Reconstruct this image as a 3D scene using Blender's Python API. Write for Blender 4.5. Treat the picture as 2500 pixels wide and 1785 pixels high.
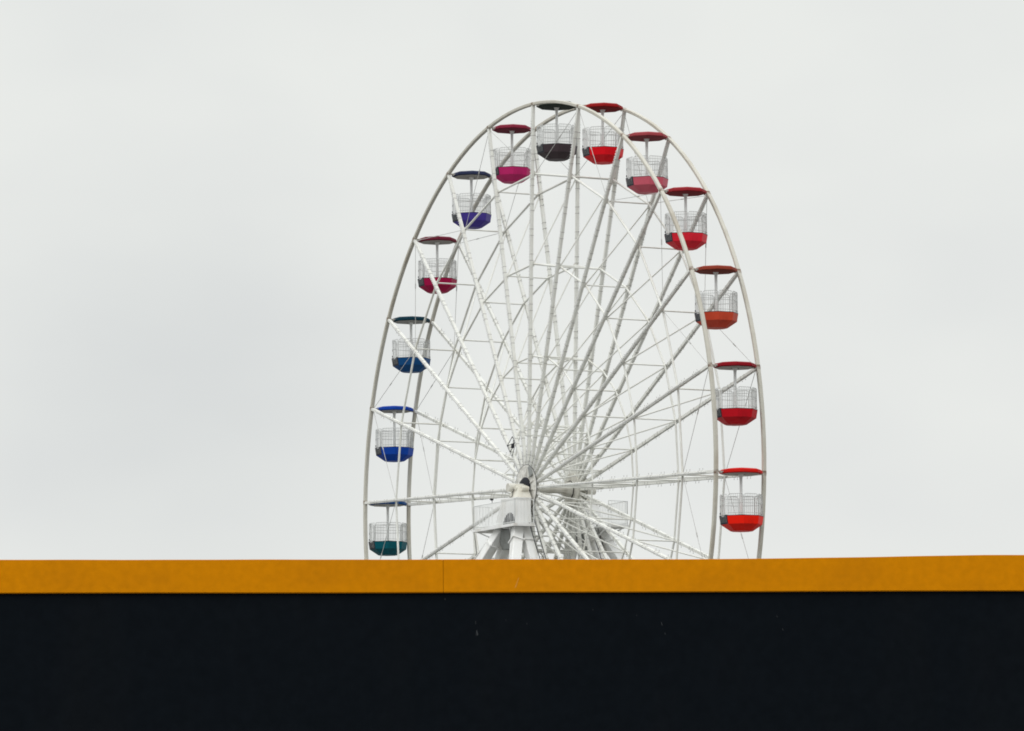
import bpy, math, random
from mathutils import Vector, Matrix

# ------------------------------------------------------------------ camera, sky, light
for o in list(bpy.data.objects):
    bpy.data.objects.remove(o)
sc = bpy.context.scene
COL = sc.collection
rnd = random.Random(7)

HUB = 28.0
cam_d = bpy.data.cameras.new('camera')
cam = bpy.data.objects.new('camera', cam_d)
COL.objects.link(cam)
sc.camera = cam
rr = Vector((0.893935131, -0.448150314, -0.006424797))
uu = Vector((-0.04522245, -0.104449291, 0.993501523))
ff = Vector((0.445909085, 0.887835369, 0.113637346))
CAM = Vector((-134.4548, -262.5932, 1.6828))
m = Matrix((rr, uu, -ff)).transposed().to_4x4()
m.translation = CAM
cam.matrix_world = m
cam_d.sensor_width = 36
cam_d.lens = 12132.36 / 2500 * 36
cam_d.clip_start = 1
cam_d.clip_end = 6000

SUN_EL, SUN_AZ = math.radians(48), math.radians(235)      # azimuth clockwise from +Y
w = bpy.data.worlds.new('World')
sc.world = w
w.use_nodes = True
nt = w.node_tree
nt.nodes.clear()
N = nt.nodes.new
out = N('ShaderNodeOutputWorld')
bg = N('ShaderNodeBackground')
tc = N('ShaderNodeTexCoord')
sep = N('ShaderNodeSeparateXYZ')
nt.links.new(tc.outputs['Generated'], sep.inputs[0])
ramp = N('ShaderNodeValToRGB')                              # overcast sky: brighter towards the zenith
ramp.color_ramp.elements[0].position = 0.0
ramp.color_ramp.elements[0].color = (0.80, 0.815, 0.80, 1)
ramp.color_ramp.elements[1].position = 1.0
ramp.color_ramp.elements[1].color = (1.75, 1.8, 1.82, 1)
e = ramp.color_ramp.elements.new(0.24)
e.color = (0.80, 0.82, 0.80, 1)
nt.links.new(sep.outputs['Z'], ramp.inputs[0])
mp = N('ShaderNodeMapping')
mp.inputs['Scale'].default_value = (14, 14, 26)
mp.inputs['Location'].default_value = (1.3, 0.4, 2.2)
nt.links.new(tc.outputs['Generated'], mp.inputs[0])
nz = N('ShaderNodeTexNoise')
nz.inputs['Scale'].default_value = 1.0
nz.inputs['Detail'].default_value = 3
nz.inputs['Roughness'].default_value = 0.45
nt.links.new(mp.outputs[0], nz.inputs['Vector'])
r2 = N('ShaderNodeValToRGB')
r2.color_ramp.elements[0].position = 0.3
r2.color_ramp.elements[0].color = (0.955, 0.957, 0.965, 1)
r2.color_ramp.elements[1].position = 0.62
r2.color_ramp.elements[1].color = (1.015, 1.015, 1.01, 1)
nt.links.new(nz.outputs[0], r2.inputs[0])
mul = N('ShaderNodeMixRGB')
mul.blend_type = 'MULTIPLY'
mul.inputs[0].default_value = 1
nt.links.new(ramp.outputs[0], mul.inputs[1])
nt.links.new(r2.outputs[0], mul.inputs[2])
# one broad, slightly darker cloud bank low in the west part of the view
vd = N('ShaderNodeVectorMath'); vd.operation = 'DISTANCE'
vd.inputs[1].default_value = (0.3868, 0.9170, 0.1048)
nt.links.new(tc.outputs['Generated'], vd.inputs[0])
r3 = N('ShaderNodeValToRGB')
r3.color_ramp.interpolation = 'EASE'
r3.color_ramp.elements[0].position = 0.008
r3.color_ramp.elements[0].color = (0.895, 0.902, 0.915, 1)
r3.color_ramp.elements[1].position = 0.066
r3.color_ramp.elements[1].color = (1, 1, 1, 1)
nt.links.new(vd.outputs['Value'], r3.inputs[0])
mul2 = N('ShaderNodeMixRGB'); mul2.blend_type = 'MULTIPLY'; mul2.inputs[0].default_value = 1
nt.links.new(mul.outputs[0], mul2.inputs[1])
nt.links.new(r3.outputs[0], mul2.inputs[2])
nt.links.new(mul2.outputs[0], bg.inputs[0])
bg.inputs[1].default_value = 1.0
nt.links.new(bg.outputs[0], out.inputs[0])

sd = bpy.data.lights.new('sun', 'SUN')
sun = bpy.data.objects.new('sun', sd)
COL.objects.link(sun)
sd.energy = 1.0
sd.angle = math.radians(50)
sd.color = (1.0, 0.985, 0.96)
sdir = Vector((math.sin(SUN_AZ) * math.cos(SUN_EL), math.cos(SUN_AZ) * math.cos(SUN_EL), math.sin(SUN_EL)))
sun.rotation_euler = (-sdir).to_track_quat('-Z', 'Y').to_euler()
sun.location = (-60, -120, 90)

sc.cycles.filter_width = 1.8
sc.view_settings.view_transform = 'Standard'
sc.view_settings.look = 'None'
sc.view_settings.exposure = 0
sc.view_settings.gamma = 1
sc.view_settings.use_curve_mapping = False

# ------------------------------------------------------------------ materials
MATS = {}
def paint(name, col, rough=0.5, dirt=None, amt=0.25, scale=2.5, streak=1.0, fine=0.04, spec=0.4, lo=0.5, hi=0.72):
    """weathered paint: a base colour, patches of dirt from noise, a fine grain"""
    mt = bpy.data.materials.new(name)
    mt.use_nodes = True
    t = mt.node_tree
    b = t.nodes['Principled BSDF']
    b.inputs['Roughness'].default_value = rough
    b.inputs['Specular IOR Level'].default_value = spec
    co = t.nodes.new('ShaderNodeTexCoord')
    mpg = t.nodes.new('ShaderNodeMapping')
    mpg.inputs['Scale'].default_value = (scale, scale, scale / streak)
    t.links.new(co.outputs['Object'], mpg.inputs[0])
    n1 = t.nodes.new('ShaderNodeTexNoise')
    n1.inputs['Scale'].default_value = 1
    n1.inputs['Detail'].default_value = 5
    t.links.new(mpg.outputs[0], n1.inputs['Vector'])
    cr = t.nodes.new('ShaderNodeValToRGB')
    cr.color_ramp.elements[0].position = lo
    cr.color_ramp.elements[0].color = (0, 0, 0, 1)
    cr.color_ramp.elements[1].position = hi
    cr.color_ramp.elements[1].color = (amt, amt, amt, 1)
    t.links.new(n1.outputs[0], cr.inputs[0])
    mx = t.nodes.new('ShaderNodeMixRGB')
    mx.inputs[1].default_value = (*col, 1)
    d = dirt or tuple(c * 0.55 for c in col)
    mx.inputs[2].default_value = (*d, 1)
    t.links.new(cr.outputs[0], mx.inputs[0])
    n2 = t.nodes.new('ShaderNodeTexNoise')
    n2.inputs['Scale'].default_value = scale * 14
    n2.inputs['Detail'].default_value = 3
    t.links.new(co.outputs['Object'], n2.inputs['Vector'])
    mr = t.nodes.new('ShaderNodeMapRange')
    mr.inputs['To Min'].default_value = 1 - fine * 2
    mr.inputs['To Max'].default_value = 1 + fine * 2
    t.links.new(n2.outputs[0], mr.inputs[0])
    m2 = t.nodes.new('ShaderNodeMixRGB')
    m2.blend_type = 'MULTIPLY'
    m2.inputs[0].default_value = 1
    t.links.new(mx.outputs[0], m2.inputs[1])
    t.links.new(mr.outputs[0], m2.inputs[2])
    t.links.new(m2.outputs[0], b.inputs['Base Color'])
    MATS[name] = mt
    return mt

WHITE = paint('white_steel_paint', (0.80, 0.81, 0.80), 0.45, (0.55, 0.52, 0.45), 0.35, 0.8, 1)
SPOKE = paint('spoke_paint', (0.75, 0.75, 0.705), 0.5, (0.50, 0.47, 0.40), 0.45, 0.45, 1)
RIM = paint('rim_paint', (0.53, 0.51, 0.445), 0.55, (0.34, 0.29, 0.22), 0.6, 0.35, 1)
RUST = paint('rusty_steel', (0.47, 0.445, 0.39), 0.8, (0.17, 0.10, 0.065), 0.85, 4, 1, lo=0.40, hi=0.58)
TOWER = paint('tower_paint', (0.82, 0.82, 0.805), 0.5, (0.48, 0.44, 0.36), 0.45, 1.6, 3.5)
CREAM = paint('cream_paint', (0.74, 0.72, 0.64), 0.5, (0.42, 0.36, 0.27), 0.5, 2.2, 2.5)
HUBP = paint('hub_paint', (0.66, 0.645, 0.585), 0.5, (0.34, 0.30, 0.24), 0.55, 1.6, 2)
GREY = paint('grey_steel', (0.24, 0.25, 0.24), 0.55, (0.13, 0.125, 0.11), 0.6, 2)
FLANGE = paint('flange_paint', (0.68, 0.67, 0.63), 0.5, (0.30, 0.28, 0.24), 0.6, 3)
DARK = paint('dark_steel', (0.016, 0.017, 0.022), 0.6, None, 0.3, 3, spec=0.15)
RUBBER = paint('black_cable_rubber', (0.03, 0.03, 0.035), 0.6, None, 0.2, 5)
CLAMP = paint('clamp_steel', (0.40, 0.395, 0.37), 0.6, None, 0.4, 5)
LAMP = paint('lamp_socket', (0.74, 0.74, 0.73), 0.4, None, 0.3, 5)
WIRE = paint('galvanised_wire', (0.40, 0.405, 0.39), 0.4, None, 0.3, 3)
CABLE = paint('steel_cable', (0.50, 0.50, 0.48), 0.4, None, 0.3, 1)
UNDER = paint('canopy_lining', (0.38, 0.37, 0.34), 0.6, (0.36, 0.33, 0.28), 0.5, 3)
DOORP = paint('door_panel_grey', (0.032, 0.034, 0.045), 0.6, None, 0.3, 4, spec=0.15)
FLOORM = paint('floor_plate', (0.12, 0.12, 0.12), 0.7, None, 0.4, 3)

# ------------------------------------------------------------------ mesh builder
class MB:
    def __init__(s):
        s.v = []; s.f = []; s.mi = []; s.sm = []
    def add(s, vs, fs, mat=0, smooth=False):
        k = len(s.v)
        s.v += [tuple(v) for v in vs]
        for f in fs:
            s.f.append([i + k for i in f]); s.mi.append(mat); s.sm.append(smooth)
    def tube(s, a, b, r, n=8, r2=None, mat=0, cap=True):
        a = Vector(a); b = Vector(b); d = (b - a).normalized()
        u = d.orthogonal().normalized(); q = d.cross(u)
        r2 = r if r2 is None else r2
        vs = []
        for p, R in ((a, r), (b, r2)):
            for i in range(n):
                t = 2 * math.pi * i / n
                vs.append(p + (u * math.cos(t) + q * math.sin(t)) * R)
        s.add(vs, [[i, (i + 1) % n, n + (i + 1) % n, n + i] for i in range(n)], mat, n > 5)
        if cap:
            s.add(vs, [list(range(n))[::-1], list(range(n, 2 * n))], mat)
    def path(s, pts, r, n=6, mat=0):
        for a, b in zip(pts, pts[1:]):
            s.tube(a, b, r, n, mat=mat)
    def box(s, lo, hi, mat=0):
        x0, y0, z0 = lo; x1, y1, z1 = hi
        s.frus((x0, y0, x1, y1, z0), (x0, y0, x1, y1, z1), mat)
    def frus(s, A, B, mat=0):
        (ax0, ay0, ax1, ay1, az), (bx0, by0, bx1, by1, bz) = A, B
        vs = [(ax0, ay0, az), (ax1, ay0, az), (ax1, ay1, az), (ax0, ay1, az),
              (bx0, by0, bz), (bx1, by0, bz), (bx1, by1, bz), (bx0, by1, bz)]
        s.add(vs, [[3, 2, 1, 0], [4, 5, 6, 7], [0, 1, 5, 4], [1, 2, 6, 5], [2, 3, 7, 6], [3, 0, 4, 7]], mat)
    def beam(s, a, b, wx, wy, side=(1, 0, 0), mat=0, wx2=None, wy2=None, ch=0.0):
        """box beam, wx along side, wy across; ch = chamfer of its long edges"""
        a = Vector(a); b = Vector(b); d = (b - a).normalized()
        u = Vector(side); u = (u - d * u.dot(d)).normalized(); q = d.cross(u)
        vs = []
        for p, X, Y in ((a, wx, wy), (b, wx2 or wx, wy2 or wy)):
            hx, hy = X / 2, Y / 2
            if ch:
                pr = [(-hx + ch, -hy), (hx - ch, -hy), (hx, -hy + ch), (hx, hy - ch),
                      (hx - ch, hy), (-hx + ch, hy), (-hx, hy - ch), (-hx, -hy + ch)]
            else:
                pr = [(-hx, -hy), (hx, -hy), (hx, hy), (-hx, hy)]
            vs += [p + u * i + q * j for i, j in pr]
        n = len(pr)
        s.add(vs, [[i, (i + 1) % n, n + (i + 1) % n, n + i] for i in range(n)] + [list(range(n))[::-1], list(range(n, 2 * n))], mat)
    def lathe(s, prof, n, axis='z', c=(0, 0, 0), ph=0.0, mat=0, smooth=True, caps=True):
        vs = []
        for r, h in prof:
            for i in range(n):
                t = 2 * math.pi * i / n + ph
                x, y = r * math.cos(t), r * math.sin(t)
                vs.append((c[0] + x, c[1] + y, c[2] + h) if axis == 'z' else (c[0] + h, c[1] + x, c[2] + y))
        fs = []
        for k in range(len(prof) - 1):
            for i in range(n):
                j = (i + 1) % n
                fs.append([k * n + i, k * n + j, (k + 1) * n + j, (k + 1) * n + i])
        s.add(vs, fs, mat, smooth)
        if caps:
            L = len(prof) - 1
            s.add(vs, [list(range(n))[::-1], [L * n + i for i in range(n)]], mat)
    def torus(s, R, r, n, c=(0, 0, 0), axis='x', k=6, mat=0, ang=(0, 2 * math.pi)):
        vs = []; full = abs(ang[1] - ang[0] - 2 * math.pi) < 1e-6
        cnt = n if full else n + 1
        for i in range(cnt):
            t = ang[0] + (ang[1] - ang[0]) * i / n
            for j in range(k):
                p = 2 * math.pi * j / k
                rad = R + r * math.cos(p); h = r * math.sin(p)
                vs.append((c[0] + h, c[1] + rad * math.cos(t), c[2] + rad * math.sin(t)) if axis == 'x'
                          else (c[0] + rad * math.cos(t), c[1] + rad * math.sin(t), c[2] + h))
        fs = []
        for i in range(n):
            a = i; b = (i + 1) % cnt
            for j in range(k):
                fs.append([a * k + j, b * k + j, b * k + (j + 1) % k, a * k + (j + 1) % k])
        s.add(vs, fs, mat, True)
    def mesh(s, name, mats):
        me = bpy.data.meshes.new(name)
        me.from_pydata(s.v, [], s.f)
        for m_ in (mats if isinstance(mats, (list, tuple)) else [mats]):
            me.materials.append(m_)
        me.polygons.foreach_set('material_index', s.mi)
        me.polygons.foreach_set('use_smooth', s.sm)
        me.update()
        return me
    def build(s, name, mats, parent=None, mat4=None):
        return link(name, s.mesh(name, mats), parent, mat4)

def link(name, me, parent=None, mat4=None):
    o = bpy.data.objects.new(name, me)
    COL.objects.link(o)
    if parent: o.parent = parent
    if mat4 is not None: o.matrix_basis = mat4
    return o
def tag(o, label=None, cat=None, group=None, kind=None):
    if label: o['label'] = label
    if cat: o['category'] = cat
    if group: o['group'] = group
    if kind: o['kind'] = kind
    return o
def empty(name, loc):
    o = bpy.data.objects.new(name, None)
    COL.objects.link(o)
    o.location = loc
    o.empty_display_size = 0.5
    return o

# ------------------------------------------------------------------ ground
g = MB()
g.add([(-3000, -3000, 0), (3000, -3000, 0), (3000, 3000, 0), (-3000, 3000, 0)], [[0, 1, 2, 3]])
ASPH = paint('asphalt', (0.13, 0.13, 0.125), 0.9, (0.10, 0.10, 0.095), 0.6, 0.15, 1, 0.08)
tag(g.build('ground', ASPH), kind='structure')

# ------------------------------------------------------------------ the building in front: amber fascia above a dark wall
ORANGE = paint('amber_fascia_paint', (0.595, 0.210, 0.0013), 0.8, (0.47, 0.165, 0.003), 0.55, 0.7, 0.6, 0.08, 0.03)
BLACK = paint('dark_wall_cladding', (0.0050, 0.0068, 0.0092), 0.95, (0.0075, 0.0085, 0.0100), 0.5, 0.6, 3, 0.12, 0.02)
SCUFF = paint('scuffed_primer', (0.028, 0.032, 0.036), 0.8, None, 0.6, 60)
SCUFFO = paint('scratched_amber', (0.62, 0.24, 0.012), 0.7, None, 0.4, 30)
ROOF = paint('roof_felt', (0.10, 0.10, 0.10), 0.9, None, 0.4, 0.6)
bx = Vector((0.924215, -0.381873, 0)).normalized()
by = Vector((0.381873, 0.924215, 0)).normalized()
bm4 = Matrix((bx, by, Vector((0, 0, 1)))).transposed().to_4x4()
bm4.translation = Vector((-106.9745, -205.8948, 0))
bld = empty('flat_roofed_building', (0, 0, 0))
bld.matrix_basis = bm4
tag(bld, 'long flat roofed building, dark wall under an amber fascia, in front of the wheel', 'building')
def topz(x):
    z = 6.415
    if x > 3.5: z += min(0.05, 0.0126 * (x - 3.5) ** 1.13)
    return z + 0.0012 * math.sin(x * 2.1) + 0.0008 * math.sin(x * 5.3 + 1)
def botz(x):
    return 5.990 + max(0, 0.0018 * min(x, 7)) + 0.0015 * math.sin(x * 1.3 + 0.6)
def fascia(x0, x1):
    f = MB(); n = max(2, int((x1 - x0) / 0.25)); vs = []
    for i in range(n + 1):
        x = x0 + (x1 - x0) * i / n
        t, b = topz(x), botz(x)
        vs += [(x, 0.012, b), (x, 0, b + 0.012), (x, 0, t - 0.003), (x, 0.003, t), (x, 0.16, t - 0.004), (x, 0.16, b)]
    fs = []
    for i in range(n):
        for j in range(6):
            a, c = i * 6 + j, i * 6 + (j + 1) % 6
            fs.append([a, a + 6, c + 6, c])
    f.add(vs, fs + [[5, 4, 3, 2, 1, 0], [n * 6 + j for j in range(6)]])
    return f
f1 = fascia(-16.0, -0.0025); f1.build('fascia_panel', ORANGE, bld)
f2 = fascia(0.0025, 9.0)
s = MB()
s.add([(0.905, -0.002, 6.05), (0.93, -0.002, 6.06), (0.965, -0.002, 6.18), (0.958, -0.002, 6.185)], [[0, 1, 2, 3]])
fp2 = f2.build('fascia_panel', ORANGE, bld)
s.build('scratch', SCUFFO, fp2)
f3 = fascia(9.012, 18.0); f3.build('fascia_panel', ORANGE, bld)
wl = MB()
wl.box((-16, 0.05, 0), (18, 0.30, 6.04))
wall = wl.build('wall', BLACK, bld)
for (x, z, wd, h, ln) in ((0.43, 5.485, 0.016, 0.07, 0.012), (0.415, 5.47, 0.006, 0.05, 0.0), (0.41, 5.615, 0.006, 0.045, 0.0), (0.795, 5.645, 0.004, 0.03, 0.0),
                          (1.062, 5.60, 0.004, 0.03, 0.0), (1.91, 5.775, 0.004, 0.03, 0.004), (2.465, 5.705, 0.004, 0.028, 0.0),
                          (2.79, 5.595, 0.007, 0.05, 0.012), (2.83, 5.47, 0.004, 0.03, 0.008), (0.02, 5.915, 0.010, 0.028, 0.0), (4.27, 5.685, 0.004, 0.03, 0.01),
                          (4.34, 5.52, 0.006, 0.03, 0.008)):
    sm = MB()
    sm.add([(x, 0.0475, z - h / 2), (x + wd, 0.0475, z - h / 2 + 0.006), (x + wd * 0.7 - ln, 0.0475, z + h / 2), (x - ln, 0.0475, z + h / 2 - 0.008)], [[0, 1, 2, 3]])
    sm.build('scuff_mark', SCUFF, wall)
sm = MB(); sm.box((-0.05, 0.10, 6.045), (0.05, 0.13, 6.40)); sm.build('joint_strip', ROOF, bld)
o_ = MB(); o_.box((-16, 0.162, 5.92), (18, 12, 6.04)); o_.build('roof', ROOF, bld)
o_ = MB()
o_.box((-16, 0.302, 0), (-15.75, 11.75, 5.918)); o_.box((17.75, 0.302, 0), (18, 11.75, 5.918)); o_.box((-16, 11.75, 0), (18, 11.998, 5.916))
o_.build('side_wall', BLACK, bld)

# ------------------------------------------------------------------ the wheel
R = 23.0; HW = 1.52354; NS = 24
PH = -0.0417759202
def ang(k): return PH + 2 * math.pi * (13 - k) / NS
def wp(k, x, rad):
    t = ang(k); return Vector((x, -rad * math.cos(t), rad * math.sin(t)))
wheel = empty('ferris_wheel', (0, 0, HUB))
tag(wheel, 'tall white ferris wheel of two rims and 48 beam spokes seen at an angle', 'ferris wheel')

for sx in (-1, 1):
    rm = MB(); n = NS * 6; vs = []
    hx, hr, ch = 0.115, 0.095, 0.03
    pr = [(-hx + ch, -hr), (hx - ch, -hr), (hx, -hr + ch), (hx, hr - ch), (hx - ch, hr), (-hx + ch, hr), (-hx, hr - ch), (-hx, -hr + ch)]
    for i in range(n):
        t = PH + 2 * math.pi * i / n
        for u, v in pr:
            vs.append((sx * HW + u, -(R + v) * math.cos(t), (R + v) * math.sin(t)))
    fs = []
    for i in range(n):
        for j in range(8):
            a, b = i * 8 + j, i * 8 + (j + 1) % 8
            c, d = ((i + 1) % n) * 8 + j, ((i + 1) % n) * 8 + (j + 1) % 8
            fs.append([a, b, d, c])
    rm.add(vs, fs)
    rim = rm.build('rim', RIM, wheel)
    jm = MB()                                              # stained splice sleeve at a spoke tip
    T = Vector((0, 1, 0)); P = Vector((sx * HW, 0, R))
    jm.beam(P - T * 0.13, P + T * 0.13, 0.238, 0.198, ch=0.03)
    jm.tube(P + Vector((-sx * 0.30, 0, 0)), P + Vector((sx * 0.14, 0, 0)), 0.05, 8)
    jme = jm.mesh('rim_joint', RUST)
    for k in range(NS):
        link('rim_joint', jme, rim, Matrix.Rotation(math.pi / 2 - ang(k), 4, 'X'))

# one spoke, along local +Z, outward face at local -X
sp = MB()
r0, r1 = 0.92, R - 0.08
sp.beam((0, 0, r0), (0, 0, r1), 0.185, 0.175, ch=0.012)
for q in (0.818, 0.583, 0.343, 0.165):                    # gusset plates where braces meet
    sp.box((0.083, -0.012, R * q - 0.16), (0.20, 0.012, R * q + 0.16))
z = 1.6; i = 0
while z < r1 - 0.5:
    sp.beam((0, 0, z - 0.014), (0, 0, z + 0.014), 0.205, 0.195, mat=1)
    sp.tube((0.0, 0.09, z), (0.0, 0.22, z), 0.010, 4, mat=1)
    sp.box((-0.015, 0.21, z - 0.02), (0.015, 0.235, z + 0.02), 1)
    z += 0.38 if i % 2 == 0 else 1.12; i += 1
spoke_me = sp.mesh('spoke', [SPOKE, CLAMP])
ls = MB()
ls.box((-0.108, -0.022, 1.3), (-0.0935, 0.022, r1 - 0.9))
z = 1.4
while z < r1 - 0.9:
    ls.tube((-0.0935, 0, z), (-0.170, 0, z), 0.030, 5, r2=0.022)
    z += 0.17
lamp_me = ls.mesh('lamp_strip', LAMP)
for sx in (-1, 1):
    for k in range(NS):
        M = Matrix.Translation((sx * HW, 0, 0)) @ Matrix.Rotation(math.pi / 2 - ang(k), 4, 'X')
        if sx > 0: M = M @ Matrix.Rotation(math.pi, 4, 'Z')
        s_ = link('spoke', spoke_me, wheel, M)
        link('lamp_strip', lamp_me, s_)

LV = [0.818, 0.583, 0.343, 0.165]
IN = 1.34
cb = [None] * 4
for l, q in enumerate(LV):                                  # cross bars: one of each level under every spoke pair
    b = MB(); rad = R * q
    b.tube((-HW + 0.085, 0, rad), (HW - 0.085, 0, rad), 0.045, 8)
    me = b.mesh('cross_bar', SPOKE)
    for k in range(NS):
        link('cross_bar', me, wheel, Matrix.Rotation(math.pi / 2 - ang(k), 4, 'X'))
db = MB()                                                   # diagonals of one spoke pair
tops = [R] + [R * q for q in LV]
for l in range(1, 4):
    db.tube((-HW + 0.1, 0, tops[l + 1] - 0.1), (HW - 0.1, 0, tops[l] - (0.1 if l else 0.35)), 0.045, 8)
db.tube((-HW + 0.1, 0, 1.2), (HW - 0.1, 0, tops[4] - 0.1), 0.045, 8)
dme = db.mesh('diagonal_brace', SPOKE)
for k in range(NS):
    link('diagonal_brace', dme, wheel, Matrix.Rotation(math.pi / 2 - ang(k), 4, 'X'))
for sx in (-1, 1):
    for l, q in enumerate(LV[:3]):
        b = MB(); x = sx * IN
        for k in range(NS):
            b.tube(wp(k, x, R * q), wp(k + 1, x, R * q), (0.068, 0.062, 0.052)[l], 8)
        b.build('inner_ring', SPOKE, wheel)
for sx in (-1, 1):
    for k in range(0, NS, 2):
        b = MB()
        for dk in (-1, 1):
            a, c = wp(k, sx * (HW - 0.02), R - 0.15), wp(k + dk, sx * IN, R * LV[0])
            b.tube(a, c, 0.017, 5)
            mid = a.lerp(c, 0.42); d = (c - a).normalized()
            b.tube(mid - d * 0.16, mid + d * 0.16, 0.034, 6)
        b.build('tension_cable', CABLE, wheel)

# hubs
for sx in (-1, 1):
    h = MB()
    X = sx * (HW + 0.13)
    h.lathe([(0.62, 0), (1.36, 0), (1.38, sx * 0.05), (0.62, sx * 0.05)], 48, 'x', (X, 0, 0), smooth=False, caps=False)
    h.lathe([(0.98, 0), (0.98, -sx * 0.30)], 48, 'x', (X, 0, 0), caps=False)
    h.lathe([(0.30, -sx * 0.30), (1.0, -sx * 0.30), (1.0, -sx * 0.34), (0.30, -sx * 0.34)], 48, 'x', (X, 0, 0), smooth=False, caps=False)
    h.lathe([(0.60, sx * 0.05), (0.60, -sx * 0.28)], 40, 'x', (X, 0, 0), caps=False)
    for i in range(24):
        t = ang(i) + math.pi / NS
        for rad, br in ((1.25, 0.03), (0.80, 0.022)):
            p = Vector((X + sx * 0.05, -rad * math.cos(t), rad * math.sin(t)))
            h.tube(p, p + Vector((sx * 0.035, 0, 0)), br, 6)
        if i % 2 == 0:
            a = Vector((X + sx * 0.03, -0.70 * math.cos(t), 0.70 * math.sin(t))); b2 = Vector((X + sx * 0.055, -1.12 * math.cos(t), 1.12 * math.sin(t)))
            h.beam(a + Vector((sx * 0.07, 0, 0)), b2, 0.08, 0.02)
    hub = h.build('hub_flange', FLANGE if sx < 0 else HUBP, wheel)
    h = MB()
    h.lathe([(0.30, 0.0), (0.64, 0.0), (0.64, sx * 0.12), (0.50, sx * 0.26), (0.30, sx * 0.26)], 40, 'x', (X + sx * 0.02, 0, 0), caps=False)
    h.build('bearing_ring', DARK, hub)
    h = MB()
    h.torus(1.395, 0.022, 64, (X + sx * 0.03, 0, 0))
    for k in range(NS):
        if sx < 0 and 4 <= k <= 9:
            t = ang(k) + 0.06
            pts = [Vector((X + sx * 0.03, -rd * math.cos(t + dt), rd * math.sin(t + dt))) for rd, dt in ((1.39, 0), (1.6, -0.03), (1.9, -0.045), (2.3, -0.05))]
            h.path(pts, 0.010, 4)
    h.build('power_cable', RUBBER, hub)
h = MB()                                                     # motor wedge on the near flange
h.beam((-HW - 0.26, -0.88, 0.66), (-HW - 0.26, -0.62, 1.22), 0.12, 0.36, wx2=0.10, wy2=0.22)
h.build('cable_cover', GREY, wheel)
d = MB()
DX = 1.235
d.lathe([(0.52, 0.0), (0.52, 0.9)], 32, 'x', (DX, 0, 0))
d.lathe([(0.25, -0.62), (0.48, -0.02)], 32, 'x', (DX, 0, 0), caps=False)
for i in range(12):
    t = 2 * math.pi * i / 12
    a = Vector((DX - 0.75, 0.25 * math.cos(t), 0.25 * math.sin(t))); b2 = Vector((DX - 0.04, 0.52 * math.cos(t), 0.52 * math.sin(t)))
    d.beam(a, b2, 0.06, 0.02, side=(0, -math.sin(t), math.cos(t)))
hd = d.build('hub_drum', HUBP, wheel)
d = MB(); d.torus(0.525, 0.03, 32, (DX - 0.01, 0, 0)); d.build('seal_ring', DARK, hd)
d = MB(); d.lathe([(0.25, -2.9), (0.25, 2.9)], 24, 'x'); d.build('axle', HUBP, wheel)
# floodlight clamped between spokes above the hub
d = MB()
c0 = Vector((-HW - 0.12, 2.05, 2.75))
d.path([c0 + Vector(p) for p in ((0, 0.5, 0.0), (0, -0.5, 0.1), (0, -0.2, 0.5), (0, 0.5, 0.0), (0, 0.1, -0.4), (0, -0.5, 0.1))], 0.022, 5)
d.beam(c0 + Vector((-0.08, -0.42, 0.0)), c0 + Vector((-0.16, -0.5, -0.2)), 0.15, 0.12)
d.path([c0 + Vector(p) for p in ((0, -0.3, 0.25), (0, -0.45, -0.2), (0, -0.1, -0.75))], 0.018, 5)
d.build('floodlight', DARK, wheel)

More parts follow.
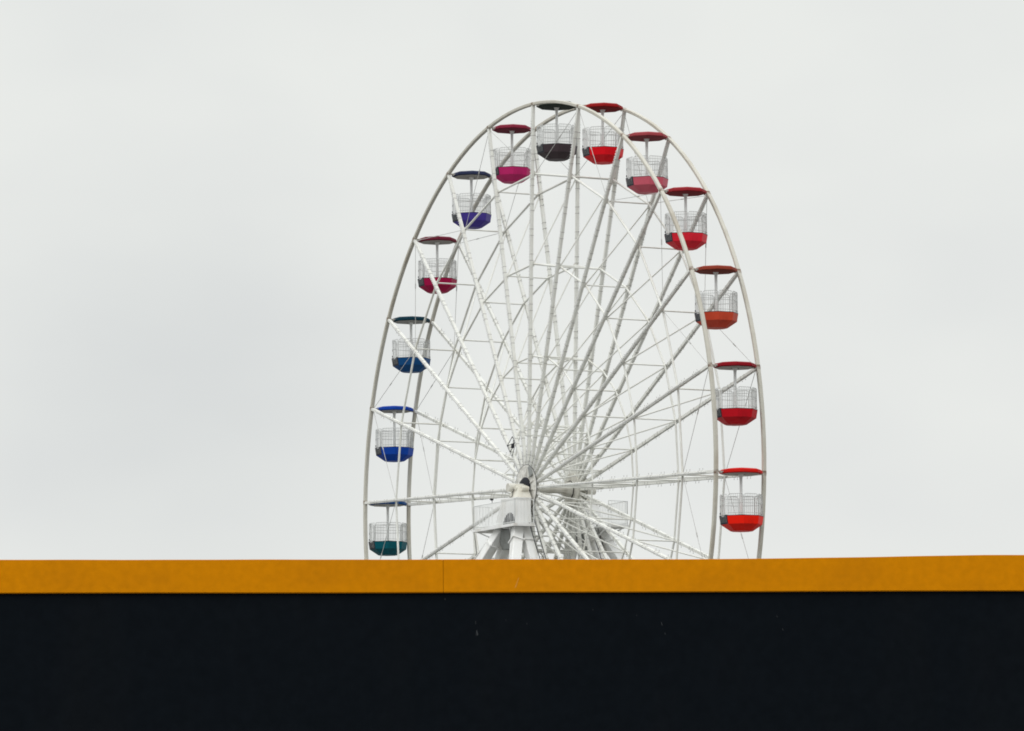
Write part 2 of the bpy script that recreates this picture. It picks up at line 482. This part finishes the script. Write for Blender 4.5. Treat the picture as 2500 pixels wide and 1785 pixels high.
# ------------------------------------------------------------------ support towers
def tower(sx, label):
    """sx=-1: beside the left rim. Local frame centred under the hub; the platform of the other tower is turned half round"""
    root = empty('support_tower', (0, 0.2, -0.13))
    tag(root, label, 'support tower', 'towers carrying the axle of the wheel')
    G = Matrix.Identity(4) if sx < 0 else Matrix.Rotation(math.pi, 4, 'Z')
    def fl(b, name, mats, parent=root):
        return b.build(name, mats, parent, G if parent is root else None)
    z0 = HUB
    b = MB()
    b.frus((-3.15, -1.72, -2.1, 1.1, z0 - 2.16), (-3.0, -1.45, -2.05, 0.45, z0 - 0.62))
    b.box((-3.04, -1.5, z0 - 0.62), (-2.0, 0.5, z0 - 0.55))
    for t in (0.33, 0.66):                                   # rib seams on the faces
        y = -1.72 + 2.82 * t
        b.beam((-3.155, y, z0 - 2.1), (-3.005, -1.45 + 1.9 * t, z0 - 0.64), 0.015, 0.02)
    head = fl(b, 'tower_head', TOWER)
    b = MB()                                                # arched vent on the outer face
    n = 10; vs = []; 
    for i in range(n + 1):
        t = math.pi * i / n
        yy = -0.80 + 0.74 * math.cos(t); zz = 0.68 * math.sin(t)
        x = -3.15 + 0.15 * ((zz + 0.11) / 1.54) - 0.008
        vs.append((x, yy, z0 - 2.10 + zz))
    b.add(vs, [list(range(n + 1))])
    fl(b, 'arched_vent', DARK, head)
    b = MB()
    b.frus((-2.68, -1.22, -1.84, 0.12, z0 - 0.55), (-2.52, -0.80, -1.90, -0.08, z0 + 0.22))
    b.tube((-2.64, -0.66, z0 + 0.08), (-1.95, -0.66, z0 + 0.08), 0.13, 16)
    b.tube((-2.40, -1.02, z0 + 0.02), (-1.95, -1.02, z0 + 0.02), 0.14, 16)
    b.box((-2.54, -0.65, z0 + 0.222), (-1.95, 0.15, z0 + 0.27))
    hs = fl(b, 'bearing_housing', CREAM)
    b = MB()
    b.path([(-2.60, -0.60, z0 + 0.1), (-2.66, -0.42, z0 - 0.1), (-2.70, -0.35, z0 - 0.42), (-2.74, -0.17, z0 - 0.46), (-2.74, -0.11, z0 - 0.40)], 0.018, 5)
    fl(b, 'hose', RUBBER, hs)
    # platform
    b = MB()
    b.box((-3.42, -2.1, z0 - 2.26), (-2.12, 3.45, z0 - 2.17))
    b.box((-3.46, -2.14, z0 - 2.30), (-3.40, 3.49, z0 - 2.14))
    b.box((-3.40, -2.14, z0 - 2.30), (-2.10, -2.08, z0 - 2.14))
    b.box((-3.40, 3.43, z0 - 2.30), (-2.10, 3.49, z0 - 2.14))
    for y in (-0.6, 0.6, 1.8, 3.0):
        b.box((-3.39, y - 0.04, z0 - 2.36), (-2.14, y + 0.04, z0 - 2.262))
    pf = fl(b, 'platform', TOWER)
    b = MB()
    b.beam((-3.3, 3.1, z0 - 2.3), (-2.5, 1.2, z0 - 3.1), 0.06, 0.06)
    fl(b, 'platform_brace', WHITE, pf)
    b = MB()
    b.beam((-2.2, 3.1, z0 - 2.3), (-2.1, 1.2, z0 - 3.1), 0.06, 0.06)
    fl(b, 'platform_brace', WHITE, pf)
    b = MB()
    b.beam((-3.2, -1.0, z0 - 2.3), (-2.8, -0.4, z0 - 2.8), 0.05, 0.05)
    fl(b, 'platform_brace', WHITE, pf)
    # railing
    b = MB(); zb, zt = z0 - 2.14, z0 - 0.74
    def rail(a, c, step=0.2):
        a = Vector(a); c = Vector(c); L = (c - a).length
        for zz, r in ((zt, 0.026), (zb + 0.08, 0.02)):
            b.tube((a.x, a.y, zz), (c.x, c.y, zz), r, 6)
        n = max(1, round(L / step))
        for i in range(n + 1):
            p = a.lerp(c, i / n)
            b.tube((p.x, p.y, zb), (p.x, p.y, zt), 0.028 if i in (0, n) or i % 9 == 0 else 0.016, 5)
    rail((-3.40, -2.1, 0), (-3.40, 3.43, 0))
    rail((-3.40, -2.1, 0), (-2.15, -2.1, 0), 0.22)
    rail((-3.40, 3.43, 0), (-2.15, 3.43, 0))
    fl(b, 'railing', WHITE)
    # four splayed legs, A-frame plus outriggers
    lz = z0 - 2.3
    for (xx, sxp, yt, s_y, wd) in ((-2.25, 0.04, 0.7, 0.78, 0.56), (-2.25, 0.04, -1.0, -0.62, 0.56), (-2.75, 0.40, 0.9, 0.70, 0.58), (-2.75, 0.40, -1.15, -0.61, 0.60)):
        top = Vector((xx, yt, lz))
        bot = Vector((xx - sxp * lz * 0.98, yt + s_y * lz, 0.0))
        b = MB(); b.beam(top, bot, wd, wd, ch=0.03)
        leg = fl(b, 'leg', TOWER)
        dd = (bot - top).normalized()
        for s0 in (1.05, 9.0, 17.0):
            p = top + dd * s0
            b = MB(); b.beam(p, p + dd * 0.07, wd + 0.2, wd + 0.2, ch=0.03)
            fl(b, 'leg_flange', TOWER, leg)
        b = MB(); b.box((bot.x - 0.8, bot.y - 0.8, 0), (bot.x + 0.8, bot.y + 0.8, 0.5)); fl(b, 'footing', GREY, leg)
    b = MB()
    b.frus((-2.75, -0.25, -2.0, 0.95, z0 - 3.5), (-3.0, -0.55, -1.97, 1.15, z0 - 2.37))
    b.box((-2.85, 0.0, z0 - 3.1), (-2.75, 0.5, z0 - 2.95))
    fl(b, 'leg_junction_box', GREY)
    # ladder, leaning towards the camera on both towers
    b = MB(); X = sx * 2.05
    def lp(u, dz): return Vector((X + sx * 0.55 * 0, -1.15 - u * 0.66 - 0.0, z0 - 1.25 - dz))
    Ltop, Lbot = Vector((X, -1.15, z0 - 1.2)), Vector((X - 0.0, -1.15 - 0.62 * 7.5, z0 - 1.2 - 7.5))
    side = Vector((0.34 if sx < 0 else 0.34, 0, 0))
    for s2 in (-0.5, 0.5):
        b.tube(Ltop + side * s2 * 1.2, Lbot + side * s2 * 1.2, 0.024, 5)
    n = 24
    for i in range(n):
        p = Ltop.lerp(Lbot, (i + 0.5) / n)
        b.tube(p - side * 0.6, p + side * 0.6, 0.014, 4)
    b.build('ladder', DARK, root)
    if sx < 0:
        b = MB()
        b.tube((-3.4, 0.9, z0 - 0.74), (-3.4, 0.9, z0 - 0.56), 0.02, 5)
        b.beam((-3.46, 1.02, z0 - 0.50), (-3.40, 0.78, z0 - 0.53), 0.08, 0.08)
        b.tube((-3.4, 1.04, z0 - 0.56), (-3.4, 0.76, z0 - 0.56), 0.02, 5)
        b.build('camera', DARK, root)
    return root
tower(-1, 'white steel tower with railed platform and dark ladder under the left hub')
tower(1, 'white steel tower behind the spokes, carrying the far right hub, mostly hidden')

# ------------------------------------------------------------------ gondolas
GM = {}
def colour(name, rgb, rough=0.35, spec=0.4, GAIN=1.0):
    lin = [((c / 255 + 0.055) / 1.055) ** 2.4 if c > 10 else c / 255 / 12.92 for c in rgb]
    return paint(name, tuple(min(0.85, c * GAIN) for c in lin), rough, None, 0.35, 2.5, 2, 0.05, spec)
GAIN = 1.0
A0 = math.radians(22.5)
def make_meshes():
    D = {}
    b = MB()
    b.lathe([(1.15, -0.06), (1.225, -0.02), (1.20, 0.12), (1.08, 0.19), (0.50, 0.26), (0.02, 0.28)], 8, 'z', ph=A0, smooth=False)
    D['canopy'] = b
    b = MB()
    b.lathe([(1.11, -0.066), (0.85, -0.075), (0.25, -0.09)], 8, 'z', ph=A0, smooth=False, caps=False)
    b.add([(1.11 * math.cos(A0 + i * math.pi / 4), 1.11 * math.sin(A0 + i * math.pi / 4), -0.0655) for i in range(8)], [list(range(8))])
    D['canopy_lining'] = b
    b = MB()
    b.lathe([(0.23, -0.05), (0.15, -0.14), (0.095, -0.26), (0.08, -0.42), (0.078, -3.1)], 14, 'z', caps=False)
    D['post'] = b
    b = MB(); b.tube((-1.40, 0, -0.0), (1.36, 0, 0.0), 0.045, 8)
    for s_ in (-1, 1): b.box((s_ * 1.27 - 0.05, -0.06, -0.10), (s_ * 1.27 + 0.05, 0.06, 0.03))
    D['axle'] = b
    b = MB()                                               # octagonal tub, thin shell
    b.lathe([(0.04, -3.225), (0.62, -3.22), (1.16, -2.86), (1.235, -2.42), (1.20, -2.40), (1.125, -2.84), (0.60, -3.17), (0.04, -3.17)], 8, 'z', ph=A0, smooth=False)
    D['tub'] = b
    b = MB(); b.torus(1.215, 0.022, 8, (0, 0, -2.405), 'z', 4, ang=(A0, A0 + 2 * math.pi)); D['tub_rim'] = b
    # cage panel facing +X then turned; side length ~0.93
    def panel(door):
        b = MB(); ap = 1.20 * math.cos(A0); hw = 1.20 * math.sin(A0) - 0.03
        zb, zt = (-2.38, -1.20)
        rc = 0.12
        pts = [(ap, -hw, zb), (ap, -hw, zt - rc)]
        for i in range(1, 5):
            t = math.pi / 2 * i / 4
            pts.append((ap, -hw + rc - rc * math.cos(t), zt - rc + rc * math.sin(t)))
        pts += [(p[0], -p[1], p[2]) for p in pts[::-1]]
        fr = 0.0135 if not door else 0.019
        b.path(pts, fr, 5)
        b.tube((ap, -hw, zb + 0.12), (ap, hw, zb + 0.12), 0.013, 4)
        for zz in (-1.36, -1.74) if door else (-1.36, -1.72):
            b.tube((ap, -hw, zz), (ap, hw, zz), 0.013 if zz > -1.5 else 0.015, 4)
        for i in range(1, 8):
            y = -hw + 2 * hw * i / 8
            b.tube((ap, y, zb), (ap, y, zt), 0.009, 4)
        return b
    D['cage_panel'] = panel(False)
    b = panel(True)
    ap = 1.20 * math.cos(A0); hw = 0.40
    pts = []
    for i in range(17):                                     # rounded inner door frame
        t = math.pi * 2 * i / 16
        pts.append((ap + 0.03, 0.28 * max(-1, min(1, 1.25 * math.cos(t))), -1.85 + 0.58 * max(-1, min(1, 1.25 * math.sin(t)))))
    b.path(pts, 0.02, 5)
    D['door_frame'] = b
    b = MB(); b.beam((ap + 0.035, -0.30, -1.93), (ap + 0.035, -0.30, -1.80), 0.03, 0.05); b.box((ap + 0.02, -0.39, -2.3), (ap + 0.05, -0.31, -2.2)); D['latch'] = b
    b = MB()                                                # dark lower panel lying on the tub's face
    def face(r, z, y):
        return (r * math.cos(A0) + 0.02, y, z)
    w1, w2 = 1.235 * math.sin(A0) - 0.03, 1.16 * math.sin(A0) - 0.03
    vs = [face(1.16, -2.86, -w2), face(1.16, -2.86, w2), face(1.235, -2.36, w1), face(1.235, -2.36, w1 - 0.25), face(1.24, -2.46, w1 - 0.32), face(1.24, -2.46, -w1 + 0.32), face(1.235, -2.36, -w1 + 0.25), face(1.235, -2.36, -w1)]
    back = [(v[0] - 0.025, v[1], v[2]) for v in vs]
    n = len(vs)
    b.add(vs + back, [list(range(n)), list(range(n, 2 * n))[::-1]] + [[i, n + i, n + (i + 1) % n, (i + 1) % n] for i in range(n)])
    D['door_kick_panel'] = b
    b = MB()
    for i in range(5):
        y = -0.3 + 0.15 * i
        b.tube((1.235 * math.cos(A0) + 0.035, y, -2.40), (1.17 * math.cos(A0) + 0.035, y, -2.78), 0.009, 4)
    D['door_bars'] = b
    b = MB(); b.lathe([(0.95, -2.93), (0.95, -2.90)], 8, 'z', ph=A0, smooth=False); b.lathe([(0.10, -2.90), (0.10, -2.35), (0.32, -2.33), (0.32, -2.30)], 16, 'z')
    D['floor'] = b
    return D
GD = make_meshes()
RZ = lambda a: Matrix.Rotation(a, 4, 'Z')
for k_ in ('canopy', 'canopy_lining'):
    GD[k_].v = [(x, y, z - 0.045) for x, y, z in GD[k_].v]
for k_ in ('tub', 'tub_rim', 'cage_panel', 'door_frame', 'latch', 'door_kick_panel', 'door_bars', 'floor'):
    GD[k_].v = [(x, y, z - 0.07) for x, y, z in GD[k_].v]
def me_of(k, mats): return GD[k].mesh(k, mats)
shared = {k: me_of(k, mt) for k, mt in (('canopy_lining', UNDER), ('post', WHITE), ('axle', UNDER), ('tub_rim', DARK), ('cage_panel', WIRE),
          ('door_frame', WHITE), ('latch', DARK), ('door_kick_panel', DOORP), ('door_bars', WIRE), ('floor', FLOORM))}

GON = {  # spoke number: (tub colour, canopy colour, label)
 1: ((2, 84, 96), (22, 78, 140), 'lowest gondola on the left, teal tub under a blue canopy'),
 2: ((10, 66, 165), (20, 72, 178), 'bright blue gondola with blue canopy, second from the bottom on the left'),
 3: ((14, 74, 128), (10, 60, 78), 'navy blue gondola with dark teal canopy, third up on the left'),
 4: ((150, 8, 62), (124, 36, 58), 'crimson gondola with maroon canopy, between the navy and the violet ones'),
 5: ((74, 60, 150), (52, 60, 92), 'violet gondola with slate blue canopy on the upper left'),
 6: ((190, 38, 105), (148, 44, 68), 'magenta pink gondola with dark rose canopy near the top left'),
 7: ((60, 50, 54), (58, 68, 60), 'charcoal gondola with dark grey green canopy at the top of the wheel'),
 8: ((205, 8, 24), (165, 24, 26), 'vivid red gondola at the top, right beside the charcoal one'),
 9: ((200, 92, 108), (172, 72, 78), 'salmon pink gondola with faded red canopy on the upper right'),
 10: ((208, 32, 50), (165, 42, 50), 'rose red gondola with wine red canopy, between the pink and the orange ones'),
 11: ((208, 76, 50), (156, 64, 46), 'orange gondola with brown canopy on the right side'),
 12: ((176, 10, 26), (150, 14, 30), 'dark red gondola with dark red canopy, just above the lowest right one'),
 13: ((228, 26, 6), (216, 22, 12), 'lowest gondola on the right, scarlet tub and scarlet canopy'),
}
for k, (tc_, cc_, label) in GON.items():
    P = wp(k, 0, R)
    g_ = empty('gondola', (P.x + 0.05, P.y, P.z + HUB))
    g_.rotation_euler.z = rnd.uniform(-0.015, 0.015)
    tag(g_, label, 'gondola', 'gondolas hung around the wheel')
    cm = colour('canopy_paint', cc_, 0.6, 0.08, 0.72)
    tm = colour('tub_paint', tc_, 0.45, 0.14, {5: 0.88, 6: 0.95, 9: 1.0, 11: 0.85, 3: 0.92, 2: 0.95, 1: 0.95, 12: 1.1, 10: 1.1}.get(k, 1.18))
    can = link('canopy', me_of('canopy', cm), g_)
    lin_me = shared['canopy_lining']
    if 6 <= k <= 11:                                      # upper cars: lining tinted from the canopy colour
        lin_me = me_of('canopy_lining', colour('lining_tint', tuple(0.80 * c + 12 for c in cc_), 0.7, 0.08, 0.8))
    link('canopy_lining', lin_me, can)
    link('post', shared['post'], g_)
    link('axle', shared['axle'], g_)
    tub = link('tub', me_of('tub', tm), g_)
    link('tub_rim', shared['tub_rim'], tub)
    link('floor', shared['floor'], tub)
    for i in range(8):
        if i in (0, 4):
            d_ = link('door', shared['door_frame'], g_, RZ(i * math.pi / 4))
            link('kick_panel', shared['door_kick_panel'], d_)
            link('door_bars', shared['door_bars'], d_)
            link('latch', shared['latch'], d_)
        else:
            link('cage_panel', shared['cage_panel'], g_, RZ(i * math.pi / 4))
